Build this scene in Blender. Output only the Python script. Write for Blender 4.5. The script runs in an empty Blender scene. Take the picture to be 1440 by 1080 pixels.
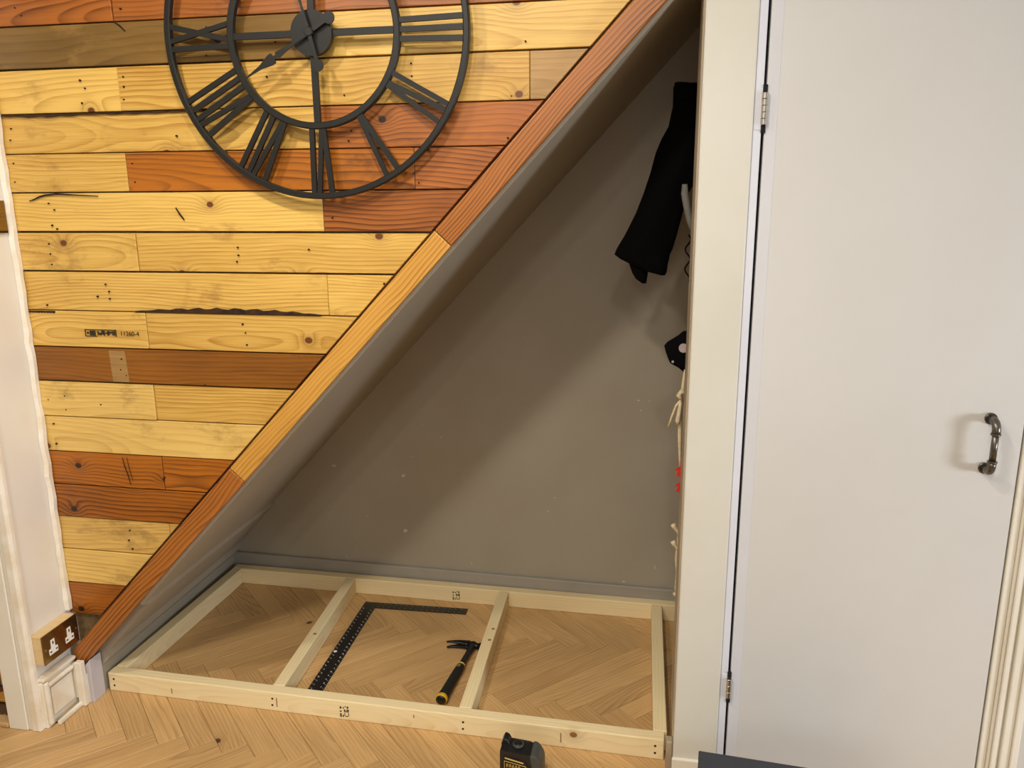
import bpy, bmesh, math, random
from mathutils import Vector, Matrix
random.seed(7)
S = bpy.context.scene
C = S.collection
PI = math.pi

# ------------------------------------------------------------------ camera
FPX = 1134.6
CAM = Vector((0, 0, 1.52))
pitch, yaw, roll = math.radians(13.338), math.radians(-10.505), math.radians(0.4386)
fwd = Vector((math.sin(yaw)*math.cos(pitch), math.cos(yaw)*math.cos(pitch), -math.sin(pitch)))
rgt = Vector((math.cos(yaw), -math.sin(yaw), 0))
dwn = fwd.cross(rgt)
r2 = rgt*math.cos(roll) + dwn*math.sin(roll)
d2 = -rgt*math.sin(roll) + dwn*math.cos(roll)
cd = bpy.data.cameras.new('camera'); cam = bpy.data.objects.new('camera', cd); C.objects.link(cam)
cd.sensor_width = 36; cd.lens = FPX/1440*36; cd.clip_start = .02; cd.clip_end = 50
mw = Matrix.Identity(4)
for i in range(3):
    mw[i][0] = r2[i]; mw[i][1] = -d2[i]; mw[i][2] = -fwd[i]; mw[i][3] = CAM[i]
cam.matrix_world = mw
S.camera = cam

def ray(x, y): return r2*((x-720)/FPX) + d2*((y-540)/FPX) + fwd
def ony(x, y, Y): d = ray(x, y); return CAM + d*(Y/d.y)      # measured image point -> real point on the plane y = Y
def onz(x, y, z=0.): d = ray(x, y); return CAM + d*((z-CAM.z)/d.z)
def onx(x, y, X): d = ray(x, y); return CAM + d*(X/d.x)

# ------------------------------------------------------------------ light
W_ = bpy.data.worlds.new('world'); S.world = W_; W_.use_nodes = True
W_.node_tree.nodes['Background'].inputs[0].default_value = (1, .95, .88, 1)
W_.node_tree.nodes['Background'].inputs[1].default_value = .02
def lamp(name, kind, loc, power, col, size=.1, aim=None, spread=None, spot=None):
    l = bpy.data.lights.new(name, kind); l.energy = power; l.color = col
    if kind == 'AREA':
        l.shape = 'DISK'; l.size = size
        if spread: l.spread = math.radians(spread)
    else: l.shadow_soft_size = size
    if spot: l.spot_size = math.radians(spot); l.spot_blend = .8
    o = bpy.data.objects.new(name, l); C.objects.link(o); o.location = loc
    if aim: o.rotation_euler = (Vector(aim)-Vector(loc)).to_track_quat('-Z', 'Y').to_euler()
    return o
WARM = (1, .93, .82)
lamp('downlight_near_clock', 'AREA', (-1.15, 1.10, 2.44), 4.6, WARM, .10)
lamp('downlight_near_post', 'AREA', (-.45, .85, 2.44), 7, WARM, .12)
lamp('downlight_hall_side', 'AREA', (-1.0, .05, 2.44), 7, WARM, .14)
lamp('downlight_middle', 'AREA', (.1, -.1, 2.44), 5.5, WARM, .14)
lamp('downlight_behind', 'AREA', (-.4, -1.1, 2.44), 6, WARM, .14)
lamp('fill_behind', 'AREA', (-.2, -2.5, 1.45), 5, (.92, .96, 1), 2.0, (-.3, 2., 1.0))  # added soft fill to lift the recess, stands for no known window
lamp('window_right', 'AREA', (3.0, .45, .95), 20, (.80, .89, 1), .6, (-.6, 2., .8))
S.view_settings.view_transform = 'Standard'; S.view_settings.look = 'None'
S.view_settings.gamma = 1; S.view_settings.use_curve_mapping = False
S.view_settings.exposure = 1.3

# ------------------------------------------------------------------ materials
def lin(c): return tuple(((v/255)/12.92 if v/255 <= .04045 else ((v/255+.055)/1.055)**2.4) for v in c) + (1.,)
class NT:
    def __init__(s, name):
        s.m = bpy.data.materials.new(name); s.m.use_nodes = True; s.t = s.m.node_tree
        s.b = s.t.nodes['Principled BSDF']
    def n(s, typ, **k):
        o = s.t.nodes.new(typ)
        for a, v in k.items(): setattr(o, a, v)
        return o
    def put(s, sock, v):
        if isinstance(v, bpy.types.NodeSocket): s.t.links.new(v, sock)
        else: sock.default_value = v
    def math(s, op, a, b=0., c=0., clamp=False):
        o = s.n('ShaderNodeMath', operation=op, use_clamp=clamp)
        s.put(o.inputs[0], a); s.put(o.inputs[1], b); s.put(o.inputs[2], c)
        return o.outputs[0]
    def vmul(s, v, k):
        o = s.n('ShaderNodeVectorMath', operation='MULTIPLY'); s.put(o.inputs[0], v); o.inputs[1].default_value = k
        return o.outputs[0]
    def vadd(s, a, b):
        o = s.n('ShaderNodeVectorMath', operation='ADD'); s.put(o.inputs[0], a); s.put(o.inputs[1], b)
        return o.outputs[0]
    def noise(s, v, scale=1., detail=2., rough=.5):
        o = s.n('ShaderNodeTexNoise'); s.put(o.inputs['Vector'], v)
        o.inputs['Scale'].default_value = scale; o.inputs['Detail'].default_value = detail; o.inputs['Roughness'].default_value = rough
        return o.outputs['Fac']
    def mix(s, f, a, b):
        o = s.n('ShaderNodeMix', data_type='RGBA'); s.put(o.inputs[0], f); s.put(o.inputs[6], a); s.put(o.inputs[7], b)
        return o.outputs[2]
    def smooth(s, v, lo, hi, a=0., b=1.):
        o = s.n('ShaderNodeMapRange', interpolation_type='SMOOTHSTEP'); s.put(o.inputs[0], v)
        for i, q in enumerate((lo, hi, a, b)): o.inputs[i+1].default_value = q
        return o.outputs[0]
    def bump(s, h, strength=.2, dist=.002):
        o = s.n('ShaderNodeBump'); o.inputs['Strength'].default_value = strength; o.inputs['Distance'].default_value = dist
        s.put(o.inputs['Height'], h); s.t.links.new(o.outputs[0], s.b.inputs['Normal'])
    def done(s, col, rough=.5, metal=0., spec=None):
        s.put(s.b.inputs['Base Color'], col); s.put(s.b.inputs['Roughness'], rough); s.put(s.b.inputs['Metallic'], metal)
        if spec is not None: s.b.inputs['Specular IOR Level'].default_value = spec
        return s.m

def wood(name, c1, c2, ck, ring=55, contrast=.55, fibre=.5, tone=.5, vary=.35, knots=.55, rough=.45, kscale=4., stain=None, stain_amt=0., bump=.12):
    s = NT(name)
    tc = s.n('ShaderNodeTexCoord').outputs['Object']
    rnd = s.n('ShaderNodeObjectInfo').outputs['Random']
    cb = s.n('ShaderNodeCombineXYZ')
    s.put(cb.inputs[0], s.math('MULTIPLY', rnd, 37.)); s.put(cb.inputs[1], s.math('MULTIPLY', rnd, 113.)); s.put(cb.inputs[2], s.math('MULTIPLY', rnd, 71.))
    p = s.vadd(tc, cb.outputs[0])
    sp = s.n('ShaderNodeSeparateXYZ'); s.put(sp.inputs[0], tc)
    # cross-grain coordinate: y + z of the piece so that every face shows grain
    r1 = s.math('FRACT', s.math('MULTIPLY', rnd, 17.31))
    n1 = s.math('SUBTRACT', s.noise(s.vmul(p, (1.6, 5., 5.)), 1., 2.), .5)
    cross = s.math('ADD', s.math('ADD', sp.outputs[1], s.math('MULTIPLY', sp.outputs[2], 1.)), s.math('ADD', s.math('MULTIPLY', r1, .12), .012))
    n2 = s.math('SUBTRACT', s.noise(s.vmul(p, (9., 40., 40.)), 1., 2.), .5)
    cross = s.math('ADD', s.math('ADD', cross, s.math('MULTIPLY', n1, .045)), s.math('MULTIPLY', n2, .006))
    zc = s.math('ADD', s.math('MULTIPLY', s.noise(s.vmul(p, (1.3, .2, .2)), 1., 2.), .16), -.02)
    rad = s.math('SQRT', s.math('ADD', s.math('MULTIPLY', cross, cross), s.math('MULTIPLY', zc, zc)))
    # knots
    vo = s.n('ShaderNodeTexVoronoi', feature='F1', voronoi_dimensions='2D')
    pp = s.n('ShaderNodeSeparateXYZ'); s.put(pp.inputs[0], p); kv = s.n('ShaderNodeCombineXYZ')
    s.put(kv.inputs[0], s.math('MULTIPLY', pp.outputs[0], .8)); s.put(kv.inputs[1], s.math('ADD', pp.outputs[1], pp.outputs[2]))
    s.put(vo.inputs['Vector'], kv.outputs[0]); vo.inputs['Scale'].default_value = kscale
    sc = s.n('ShaderNodeSeparateColor'); s.t.links.new(vo.outputs['Color'], sc.inputs[0])
    on = s.math('LESS_THAN', sc.outputs[0], knots)
    d = s.math('DIVIDE', vo.outputs['Distance'], kscale)
    swirl = s.math('MULTIPLY', s.math('EXPONENT', s.math('MULTIPLY', s.math('MULTIPLY', d, d), -1/(.024**2))), on)
    core = s.math('MULTIPLY', s.smooth(s.math('ADD', d, s.math('MULTIPLY', n1, .006)), .010, .0065), on)
    rc = s.math('ADD', s.math('ADD', s.math('MULTIPLY', rad, float(ring)), s.math('MULTIPLY', swirl, 2.2)), s.math('MULTIPLY', n1, .9))
    w = s.math('POWER', s.math('FRACT', rc), 2.2)
    w = s.math('MULTIPLY', w, s.smooth(s.math('FRACT', rc), 1., .9))
    fb = s.math('SUBTRACT', s.noise(s.vmul(p, (7., 260., 260.)), 1., 2., .6), .5)
    tn = s.math('SUBTRACT', s.noise(s.vmul(p, (2.2, 9., 9.)), 1., 3., .6), .5)
    r3 = s.math('SUBTRACT', s.math('FRACT', s.math('MULTIPLY', rnd, 91.7)), .5)
    amp = s.smooth(s.noise(s.vmul(p, (1.5, 22., 22.)), 1., 2.), .25, .7, .35, 1.15)
    f = s.math('MULTIPLY', s.math('MULTIPLY', w, amp), contrast)
    f = s.math('ADD', f, s.math('MULTIPLY', fb, fibre))
    f = s.math('ADD', f, s.math('MULTIPLY', tn, tone))
    f = s.math('ADD', f, s.math('MULTIPLY', r3, vary))
    f = s.math('ADD', f, .22, clamp=True)
    col = s.mix(f, lin(c1), lin(c2))
    if stain:
        st = s.noise(s.vmul(p, (4., 7., 7.)), 1., 5., .65)
        sa = s.smooth(st, .56, .72, 0., stain_amt)
        col = s.mix(sa, col, lin(stain))
    kf = s.math('ADD', s.math('MULTIPLY', core, .8), s.math('MULTIPLY', swirl, .28), clamp=True)
    col = s.mix(kf, col, lin(ck))
    s.bump(s.math('ADD', s.math('MULTIPLY', w, -.5), fb), bump, .001)
    return s.done(col, rough)

def paint(name, c, c2=None, rough=.45, scale=3., amt=1., bump=.06, bscale=60., spec=.4):
    s = NT(name); tc = s.n('ShaderNodeTexCoord').outputs['Object']
    f = s.smooth(s.noise(tc, scale, 4., .6), .3, .72, 0., amt)
    col = s.mix(f, lin(c), lin(c2 or c))
    s.bump(s.noise(tc, bscale, 3.), bump, .002)
    return s.done(col, rough, spec=spec)

def plain(name, c, rough=.5, metal=0., noise=.12, scale=80., spec=None):
    s = NT(name); tc = s.n('ShaderNodeTexCoord').outputs['Object']
    f = s.noise(tc, scale, 3.)
    d = tuple(max(0, v*(1-noise)) for v in c)
    return s.done(s.mix(f, lin(d), lin(tuple(min(255, v*(1+noise*.5)) for v in c))), rough, metal, spec)

M = {}
M['pine'] = wood('pine_golden', (230, 190, 100), (170, 120, 40), (104, 58, 22), 115, .65, .75, .6, .42, .7, .42, stain=(136, 92, 44), stain_amt=.6)
M['pine_pale'] = wood('pine_pale', (230, 194, 110), (172, 126, 54), (112, 66, 30), 100, .55, .8, .7, .3, .6, .45, stain=(126, 92, 50), stain_amt=.6)
M['dull'] = wood('pine_dull_brown', (180, 142, 84), (126, 92, 48), (80, 50, 24), 90, .5, .8, .8, .2, .3, .45, stain=(110, 80, 46), stain_amt=.5)
M['red'] = wood('pine_red_stain', (184, 108, 42), (88, 44, 10), (48, 22, 10), 105, .85, .5, .5, .25, .4, .4, stain=(66, 40, 24), stain_amt=.6)
M['orange'] = wood('pine_orange_stain', (186, 110, 26), (96, 48, 6), (44, 22, 8), 105, .85, .5, .55, .25, .5, .4, stain=(60, 38, 20), stain_amt=.6)
M['brown'] = wood('pine_dark_brown', (156, 96, 22), (82, 44, 6), (38, 20, 8), 90, .6, .6, .9, .15, .6, .42, stain=(58, 38, 20), stain_amt=.75)
M['greybrown'] = wood('pine_grey_brown', (134, 102, 52), (76, 56, 26), (40, 28, 16), 70, .35, .6, 1.0, .1, .3, .28, stain=(172, 134, 72), stain_amt=.5)
M['trim_red'] = wood('trim_red', (188, 116, 48), (96, 50, 10), (60, 28, 10), 140, .95, .4, .35, .12, .5, .38, kscale=3.)
M['trim_gold'] = wood('trim_gold', (222, 170, 80), (160, 100, 28), (100, 56, 20), 130, .9, .4, .4, .12, .5, .4, kscale=3.)
M['cls'] = wood('pale_softwood', (244, 228, 184), (220, 190, 134), (140, 98, 56), 110, .45, .35, .4, .15, .3, .55, kscale=3.4)
M['oak'] = wood('oak_block', (214, 174, 118), (152, 115, 70), (84, 58, 36), 110, .45, .9, .55, .32, .05, .42, kscale=4., bump=.2)
M['oak_pale'] = wood('pale_threshold', (206, 170, 118), (160, 118, 70), (110, 70, 40), 50, .4, .5, .4, .2, .1, .45)
M['ply'] = wood('socket_box_wood', (224, 198, 148), (196, 162, 108), (120, 80, 44), 40, .3, .4, .3, .1, .0, .5)
M['grout'] = plain('floor_joint', (98, 70, 44), .9)
M['white'] = paint('white_gloss', (232, 228, 220), (222, 214, 200), .32, 2.5, .8, .05)
M['door'] = paint('white_door', (208, 206, 202), (203, 200, 194), .38, 1.5, .8, .03, 120.)
M['bluewhite'] = paint('cool_white', (216, 218, 226), (208, 210, 220), .3, 3., 1., .03)
M['bluewhite2'] = paint('lipping_white', (208, 208, 211), (204, 204, 206), .3, 3., 1., .03)
M['cream'] = paint('cream_white', (230, 225, 212), (224, 217, 200), .4, 3., .9, .1, 40.)
M['post'] = paint('post_white', (212, 209, 198), (206, 202, 188), .4, 3., .9, .1, 40.)
M['worn'] = paint('worn_white', (240, 235, 224), (224, 210, 184), .38, 9., .9, .35, 45.)
M['daylit'] = paint('white_daylight_tint', (200, 196, 204), (186, 180, 184), .4, 8., .8, .3, 45.)  # white paint with the lavender tint of the side daylight put into its colour
M['grey'] = paint('grey_emulsion', (166, 158, 142), (160, 150, 133), .5, 2., 1., .08, 35.)
M['grey_gloss'] = paint('grey_gloss', (162, 156, 145), (152, 146, 135), .35, 3., 1., .06, 35.)
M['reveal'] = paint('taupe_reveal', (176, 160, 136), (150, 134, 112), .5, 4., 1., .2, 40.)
M['plaster'] = paint('old_plaster', (150, 126, 88), (104, 86, 58), .6, 25., 1., .4, 60.)
M['chip'] = plain('plaster_chip', (206, 204, 200), .8)
M['iron'] = plain('blackened_iron', (30, 29, 26), .45, 0., .2, 60., .35)
M['black'] = plain('black_plastic', (22, 22, 23), .4, 0, .2)
M['blackrub'] = plain('black_rubber', (18, 19, 18), .6, 0, .2)
M['gun'] = plain('gun_metal', (34, 32, 32), .35, .6, .2)
M['greyrub'] = plain('grey_rubber', (74, 76, 74), .45, 0, .2)
M['yellow'] = plain('yellow_plastic', (224, 178, 30), .4, 0, .1)
M['knot'] = plain('small_knot', (158, 120, 76), .6)
M['gold'] = plain('label_gold', (206, 172, 84), .4, 0, .1)
M['cloth'] = plain('black_cloth', (6, 6, 7), .95, 0, .4, 200., .1)
M['slate'] = plain('slate_plastic', (46, 48, 56), .55, 0, .06)
M['pink'] = plain('pale_pink_tag', (176, 158, 156), .7)
M['ink'] = plain('ink', (44, 36, 22), .8)
M['hole'] = plain('nail_hole', (34, 18, 8), .9)
M['steel'] = plain('satin_steel', (200, 194, 184), .28, .95, .1)
M['pewter'] = plain('pewter', (110, 104, 96), .32, .9, .25, 40.)
M['bronze'] = plain('mirror_bronze', (150, 128, 92), .12, .95, .1)
M['whiteplastic'] = plain('white_plastic', (244, 242, 236), .3, 0, .03)
M['whitedot'] = plain('white_marking', (196, 200, 204), .5, 0, .05)
M['cord'] = plain('cream_cord', (214, 196, 160), .85, 0, .2)
M['red_fabric'] = plain('red_fabric', (214, 44, 26), .7, 0, .15)
M['greystrap'] = plain('grey_strap', (120, 116, 108), .7, 0, .2)
M['dark'] = plain('painted_shade', (12, 11, 10), .9)  # near-black colour paints the shade in the door gap and hinge slots
M['bark'] = paint('bark', (70, 40, 16), (30, 16, 8), .85, 30., 1., .8, 60.)
def zigzag_mat():
    s = NT('zigzag_rug'); tc = s.n('ShaderNodeTexCoord').outputs['Object']
    sp = s.n('ShaderNodeSeparateXYZ'); s.put(sp.inputs[0], tc)
    tri = s.math('PINGPONG', sp.outputs[0], .05)
    v = s.math('FRACT', s.math('MULTIPLY', s.math('ADD', sp.outputs[1], tri), 9.))
    m1 = s.math('LESS_THAN', v, .42)
    col = s.mix(m1, lin((104, 52, 30)), lin((196, 138, 52)))
    m2 = s.math('GREATER_THAN', v, .8)
    col = s.mix(m2, col, lin((60, 30, 22)))
    return s.done(col, .85)
M['zigzag'] = zigzag_mat()

# ------------------------------------------------------------------ mesh helpers
WM = {}
def link(name, me, mat, world, parent=None):
    o = bpy.data.objects.new(name, me); C.objects.link(o)
    if mat is not None and not me.materials: me.materials.append(mat)
    WM[o] = world
    o.matrix_basis = world
    if parent is not None:
        o.parent = parent; o.matrix_parent_inverse = WM[parent].inverted()
    return o
def tag(o, label=None, cat=None, group=None, kind=None):
    if label: o['label'] = label
    if cat: o['category'] = cat
    if group: o['group'] = group
    if kind: o['kind'] = kind
    return o
def empty(name, loc):
    o = bpy.data.objects.new(name, None); C.objects.link(o); o.location = loc; o.empty_display_size = .05
    WM[o] = Matrix.Translation(loc); return o
def finish(bm, name, mat, world=None, parent=None, smooth=False, center=True):
    """bm in world coordinates -> object with its origin at the bounding-box centre (or bm local if world is given)"""
    bmesh.ops.recalc_face_normals(bm, faces=bm.faces)
    if world is None:
        if center:
            xs = [v.co for v in bm.verts]
            c = Vector([(min(v[i] for v in xs)+max(v[i] for v in xs))/2 for i in range(3)])
        else: c = Vector((0, 0, 0))
        for v in bm.verts: v.co -= c
        world = Matrix.Translation(c)
    me = bpy.data.meshes.new(name); bm.to_mesh(me); bm.free()
    if smooth:
        for f in me.polygons: f.use_smooth = True
    return link(name, me, mat, world, parent)
def bm_box(bm, x0, x1, y0, y1, z0, z1):
    vs = [bm.verts.new(p) for p in ((x0,y0,z0),(x1,y0,z0),(x1,y1,z0),(x0,y1,z0),(x0,y0,z1),(x1,y0,z1),(x1,y1,z1),(x0,y1,z1))]
    for f in ((0,3,2,1),(4,5,6,7),(0,1,5,4),(1,2,6,5),(2,3,7,6),(3,0,4,7)): bm.faces.new([vs[i] for i in f])
    return vs
def bevel(bm, w, seg=1):
    if w: bmesh.ops.bevel(bm, geom=list(bm.edges), offset=w, segments=seg, affect='EDGES', profile=.5, clamp_overlap=True)
def box(name, x0, x1, y0, y1, z0, z1, mat, parent=None, bev=0., seg=1):
    bm = bmesh.new(); bm_box(bm, x0, x1, y0, y1, z0, z1); bevel(bm, bev, seg)
    return finish(bm, name, mat, None, parent)
def bm_prism(bm, poly, a0, a1, axis='y'):
    """poly of 2-D points: (x,z) extruded along y, (x,y) along z or (y,z) along x"""
    def P(p, a):
        return (p[0], a, p[1]) if axis == 'y' else (p[0], p[1], a) if axis == 'z' else (a, p[0], p[1])
    A = [bm.verts.new(P(p, a0)) for p in poly]; B = [bm.verts.new(P(p, a1)) for p in poly]
    bm.faces.new(A); bm.faces.new(B[::-1]); n = len(poly)
    for i in range(n): bm.faces.new((A[i], A[(i+1) % n], B[(i+1) % n], B[i]))
def prism(name, poly, a0, a1, mat, axis='y', parent=None, bev=0., seg=1, smooth=False):
    bm = bmesh.new(); bm_prism(bm, poly, a0, a1, axis); bevel(bm, bev, seg)
    return finish(bm, name, mat, None, parent, smooth)
def bm_tube(bm, pts, rad, seg=10, flat=1., up=None):
    pts = [Vector(p) for p in pts]; n = len(pts)
    rads = rad if isinstance(rad, (list, tuple)) else [rad]*n
    t0 = (pts[1]-pts[0]).normalized()
    nrm = (Vector(up) if up else Vector((0, 0, 1)) if abs(t0.z) < .9 else Vector((1, 0, 0)))
    rings = []
    for i, p in enumerate(pts):
        t = (pts[min(i+1, n-1)]-pts[max(i-1, 0)]).normalized()
        nrm = (nrm - t*nrm.dot(t)).normalized(); b = t.cross(nrm)
        rings.append([bm.verts.new(p + (b*math.cos(2*PI*k/seg) + nrm*(math.sin(2*PI*k/seg)*flat))*rads[i]) for k in range(seg)])
    for i in range(n-1):
        for k in range(seg): bm.faces.new((rings[i][k], rings[i][(k+1) % seg], rings[i+1][(k+1) % seg], rings[i+1][k]))
    bm.faces.new(rings[0][::-1]); bm.faces.new(rings[-1])
def tube(name, pts, rad, mat, parent=None, seg=10, flat=1., up=None, smooth=True):
    bm = bmesh.new(); bm_tube(bm, pts, rad, seg, flat, up)
    return finish(bm, name, mat, None, parent, smooth)
def bm_disc(bm, c, r, h, axis, seg=16):
    """short cylinder from c along axis by h"""
    a = Vector(axis).normalized(); u = a.orthogonal().normalized(); v = a.cross(u); c = Vector(c)
    A = [bm.verts.new(c + (u*math.cos(2*PI*k/seg)+v*math.sin(2*PI*k/seg))*r) for k in range(seg)]
    B = [bm.verts.new(q.co + a*h) for q in A]
    bm.faces.new(A[::-1]); bm.faces.new(B)
    for k in range(seg): bm.faces.new((A[k], A[(k+1) % seg], B[(k+1) % seg], B[k]))
def disc(name, c, r, h, axis, mat, parent=None, seg=16, bev=0.):
    bm = bmesh.new(); bm_disc(bm, c, r, h, axis, seg)
    if bev: bevel(bm, bev)
    return finish(bm, name, mat, None, parent)
def beam(name, a, b, wid, hgt, mat, parent=None, bev=.003, seg=2, ext0=0., ext1=0.):
    """timber along local x from a to b (centre line), wid across, hgt in local z"""
    a, b = Vector(a), Vector(b); d = (b-a); L = d.length; d.normalize()
    zax = Vector((0, 0, 1)); yax = zax.cross(d).normalized(); zax = d.cross(yax)
    bm = bmesh.new(); bm_box(bm, -L/2-ext0, L/2+ext1, -wid/2, wid/2, -hgt/2, hgt/2); bevel(bm, bev, seg)
    c = (a+b)/2; m = Matrix.Identity(4)
    for i in range(3): m[i][0] = d[i]; m[i][1] = yax[i]; m[i][2] = zax[i]; m[i][3] = c[i]
    return finish(bm, name, mat, m, parent)
def text_mesh(name, body, size, mat, world, parent=None, depth=.0002):
    cu = bpy.data.curves.new(name, 'FONT'); cu.body = body; cu.size = size; cu.extrude = depth
    t = bpy.data.objects.new('tmp_text', cu); C.objects.link(t)
    dg = bpy.context.evaluated_depsgraph_get(); dg.update()
    me = bpy.data.meshes.new_from_object(t.evaluated_get(dg)); bpy.data.objects.remove(t)
    me.materials.clear()
    return link(name, me, mat, world, parent)
def clip_poly(poly, a, b, c):
    """keep the part with a*x + b*z <= c"""
    out = []
    for i in range(len(poly)):
        p, q = poly[i], poly[(i+1) % len(poly)]
        fp, fq = a*p[0]+b*p[1]-c, a*q[0]+b*q[1]-c
        if fp <= 0: out.append(p)
        if (fp < 0 < fq) or (fq < 0 < fp):
            t = fp/(fp-fq); out.append((p[0]+(q[0]-p[0])*t, p[1]+(q[1]-p[1])*t))
    return out

# ------------------------------------------------------------------ main dimensions
YP = 1.955                      # face of the planks
XL = -1.74                      # face of the left nib wall
TOP = 2.45                      # ceiling height
def yback(x): return 2.80 - .02*(x+1.7)
# diagonal: lower edge of the trim  z = 1.393 + SL*(x + .509)
YT = 1.928                      # face of the diagonal trim
pa, pb = ony(120, 933, YT), ony(880, 65, YT)      # lower edge
SL = (pb.z-pa.z)/(pb.x-pa.x)
def zlow(x): return pa.z + SL*(x-pa.x)
ua, ub = ony(145, 865, YT), ony(830, 70, YT)      # upper edge
SU = (ub.z-ua.z)/(ub.x-ua.x)
def zup(x): return ua.z + SU*(x-ua.x)

# ------------------------------------------------------------------ floor: herringbone blocks
floor = box('floor', -3.2, 3.2, -2.6, 3.6, -.06, -.010, M['grout'])
tag(floor, 'oak herringbone block floor running under the timber frame', 'floor', kind='structure')
BW, BL = .0697, .490
bm = bmesh.new(); bm_box(bm, -BL/2+.0004, BL/2-.0004, -BW/2+.0004, BW/2-.0004, -.006, .006)
bmesh.ops.bevel(bm, geom=[e for e in bm.edges if all(v.co.z > 0 for v in e.verts)], offset=.0007, segments=1, affect='EDGES')
bmesh.ops.recalc_face_normals(bm, faces=bm.faces)
block = bpy.data.meshes.new('floor_block'); bm.to_mesh(block); bm.free(); block.materials.append(M['oak'])
R2 = math.sqrt(2)
y0 = 1.804 - BL/(2*R2); x0 = -1.311 - (BL-BW)/(2*R2)
for k in range(-2, 4):
    yc = y0 + k*BL/R2
    for i in range(-14, 40):
        xc = x0 + (i*BW*R2) + (BW/R2 if k % 2 else 0)
        if xc < -2.35 or xc > 1.75: continue
        if xc > .35 and yc > 2.0: continue
        if xc < -1.9 and yc > 1.7: continue
        if xc > 1.0 and yc > 1.75: continue
        ang = PI/4 if k % 2 == 0 else -PI/4
        if random.random() < .5: ang += PI
        o = link('floor_block', block, None, Matrix.Translation((xc, yc, -.006)) @ Matrix.Rotation(ang, 4, 'Z'), floor)

# ------------------------------------------------------------------ the room behind the camera
tag(box('ceiling', -3.2, 3.2, -2.6, 3.6, TOP, TOP+.06, M['white']), 'white room ceiling above the stairs', 'ceiling', kind='structure')
tag(box('wall_rear', -3.2, 3.2, -2.66, -2.6, 0, TOP, M['cream']), 'cream wall behind the viewpoint', 'wall', kind='structure')
tag(box('wall_far_right', 3.14, 3.2, -2.6, 3.6, 0, TOP, M['cream']), 'cream side wall far to the right', 'wall', kind='structure')
tag(box('wall_far_left', -3.2, -3.14, -2.6, 3.6, 0, TOP, M['cream']), 'cream side wall far to the left', 'wall', kind='structure')

# ------------------------------------------------------------------ planked stair wall
# substrate: old plaster above the diagonal
def xlow(z): return pa.x + (z-pa.z)/SL
sub = clip_poly([(XL, .05), (1.2, .05), (1.2, TOP), (XL, TOP)], SL, -1, SL*pa.x-pa.z-.03*math.hypot(1, SL))
wall = prism('wall_planked', sub, YP+.024, YP+.07, M['plaster'])
tag(wall, 'stair side wall clad in reclaimed pallet planks of mixed stains', 'wall', kind='structure')
rowpts = [((0,41.7),(653,3)),((0,101),(835,66.7)),((0,160),(772,142.7)),((7,216),(720,207)),((15,271),(667,267)),((30,327),(617,328)),((30,381),(563,388)),((38,435.7),(512,446)),((45,486.7),(467,499)),((52,535),(420,549)),((59,585),(377,598)),((64,634),(333,648)),((72.5,680.7),(293,693)),((79,725.5),(254.6,737.8)),((86,771),(218,781)),((93,817),(179,825)),((96,862),(145,865))]
rz = [(ony(*a, YP).z + ony(*b, YP).z)/2 for a, b in rowpts]          # lower edge of each row
zr = [rz[0]+.104*k for k in (4, 3, 2, 1)] + rz                          # three rows above the frame of view
def X_(px, py): return ony(px, py, YP).x
rows = {  # row index: joints (x) and materials
    -3: ([-.7], ['pine', 'red']), -2: ([-1.1], ['orange', 'pine']), -1: ([-.5], ['pine', 'pine_pale']),
    0: ([X_(158, 20)], ['red', 'red']),
    1: ([X_(436, 60)], ['greybrown', 'pine']),
    2: ([X_(167, 125), X_(745, 105)], ['pine', 'pine', 'greybrown2']),
    3: ([X_(449, 180)], ['pine', 'red']),
    4: ([X_(179, 240), X_(583, 238)], ['pine', 'orange', 'red2']),
    5: ([X_(454, 298)], ['pine', 'red']),
    6: ([X_(193, 355)], ['pine', 'pine']),
    7: ([X_(461, 415)], ['pine', 'pine']),
    8: ([X_(207, 465)], ['pine', 'pine']),
    9: ([], ['brown']),
    10: ([X_(218, 567)], ['pine_pale', 'pine']),
    11: ([], ['pine_pale']),
    12: ([X_(229, 665)], ['orange', 'orange']),
    13: ([], ['orange']),
    14: ([X_(238, 745)], ['pine_pale', 'pine_pale']),
    15: ([], ['pine_pale']),
    16: ([], ['orange'])}
M['greybrown2'] = M['dull']; M['red2'] = M['red']
plank = {}
for r, (joints, mats) in rows.items():
    zt, zb = zr[r+3], zr[r+4]
    gap = .0022 if r not in (1, 5, 6, 9) else .0042
    xs = [XL] + joints + [1.0]
    for j, mname in enumerate(mats):
        xa, xb = xs[j]+(.0007 if j else 0), xs[j+1]-.0007
        poly = clip_poly([(xa, zb+gap), (xb, zb+gap), (xb, zt-gap*.3), (xa, zt-gap*.3)], SU, -1, SU*ua.x-ua.z-.010*math.hypot(1, SU))
        if len(poly) < 3: continue
        d = random.uniform(-.0025, .0025)
        plank[(r, j)] = prism('plank', poly, YP+d, YP+.024, M[mname], 'y', wall, .0012)
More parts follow.
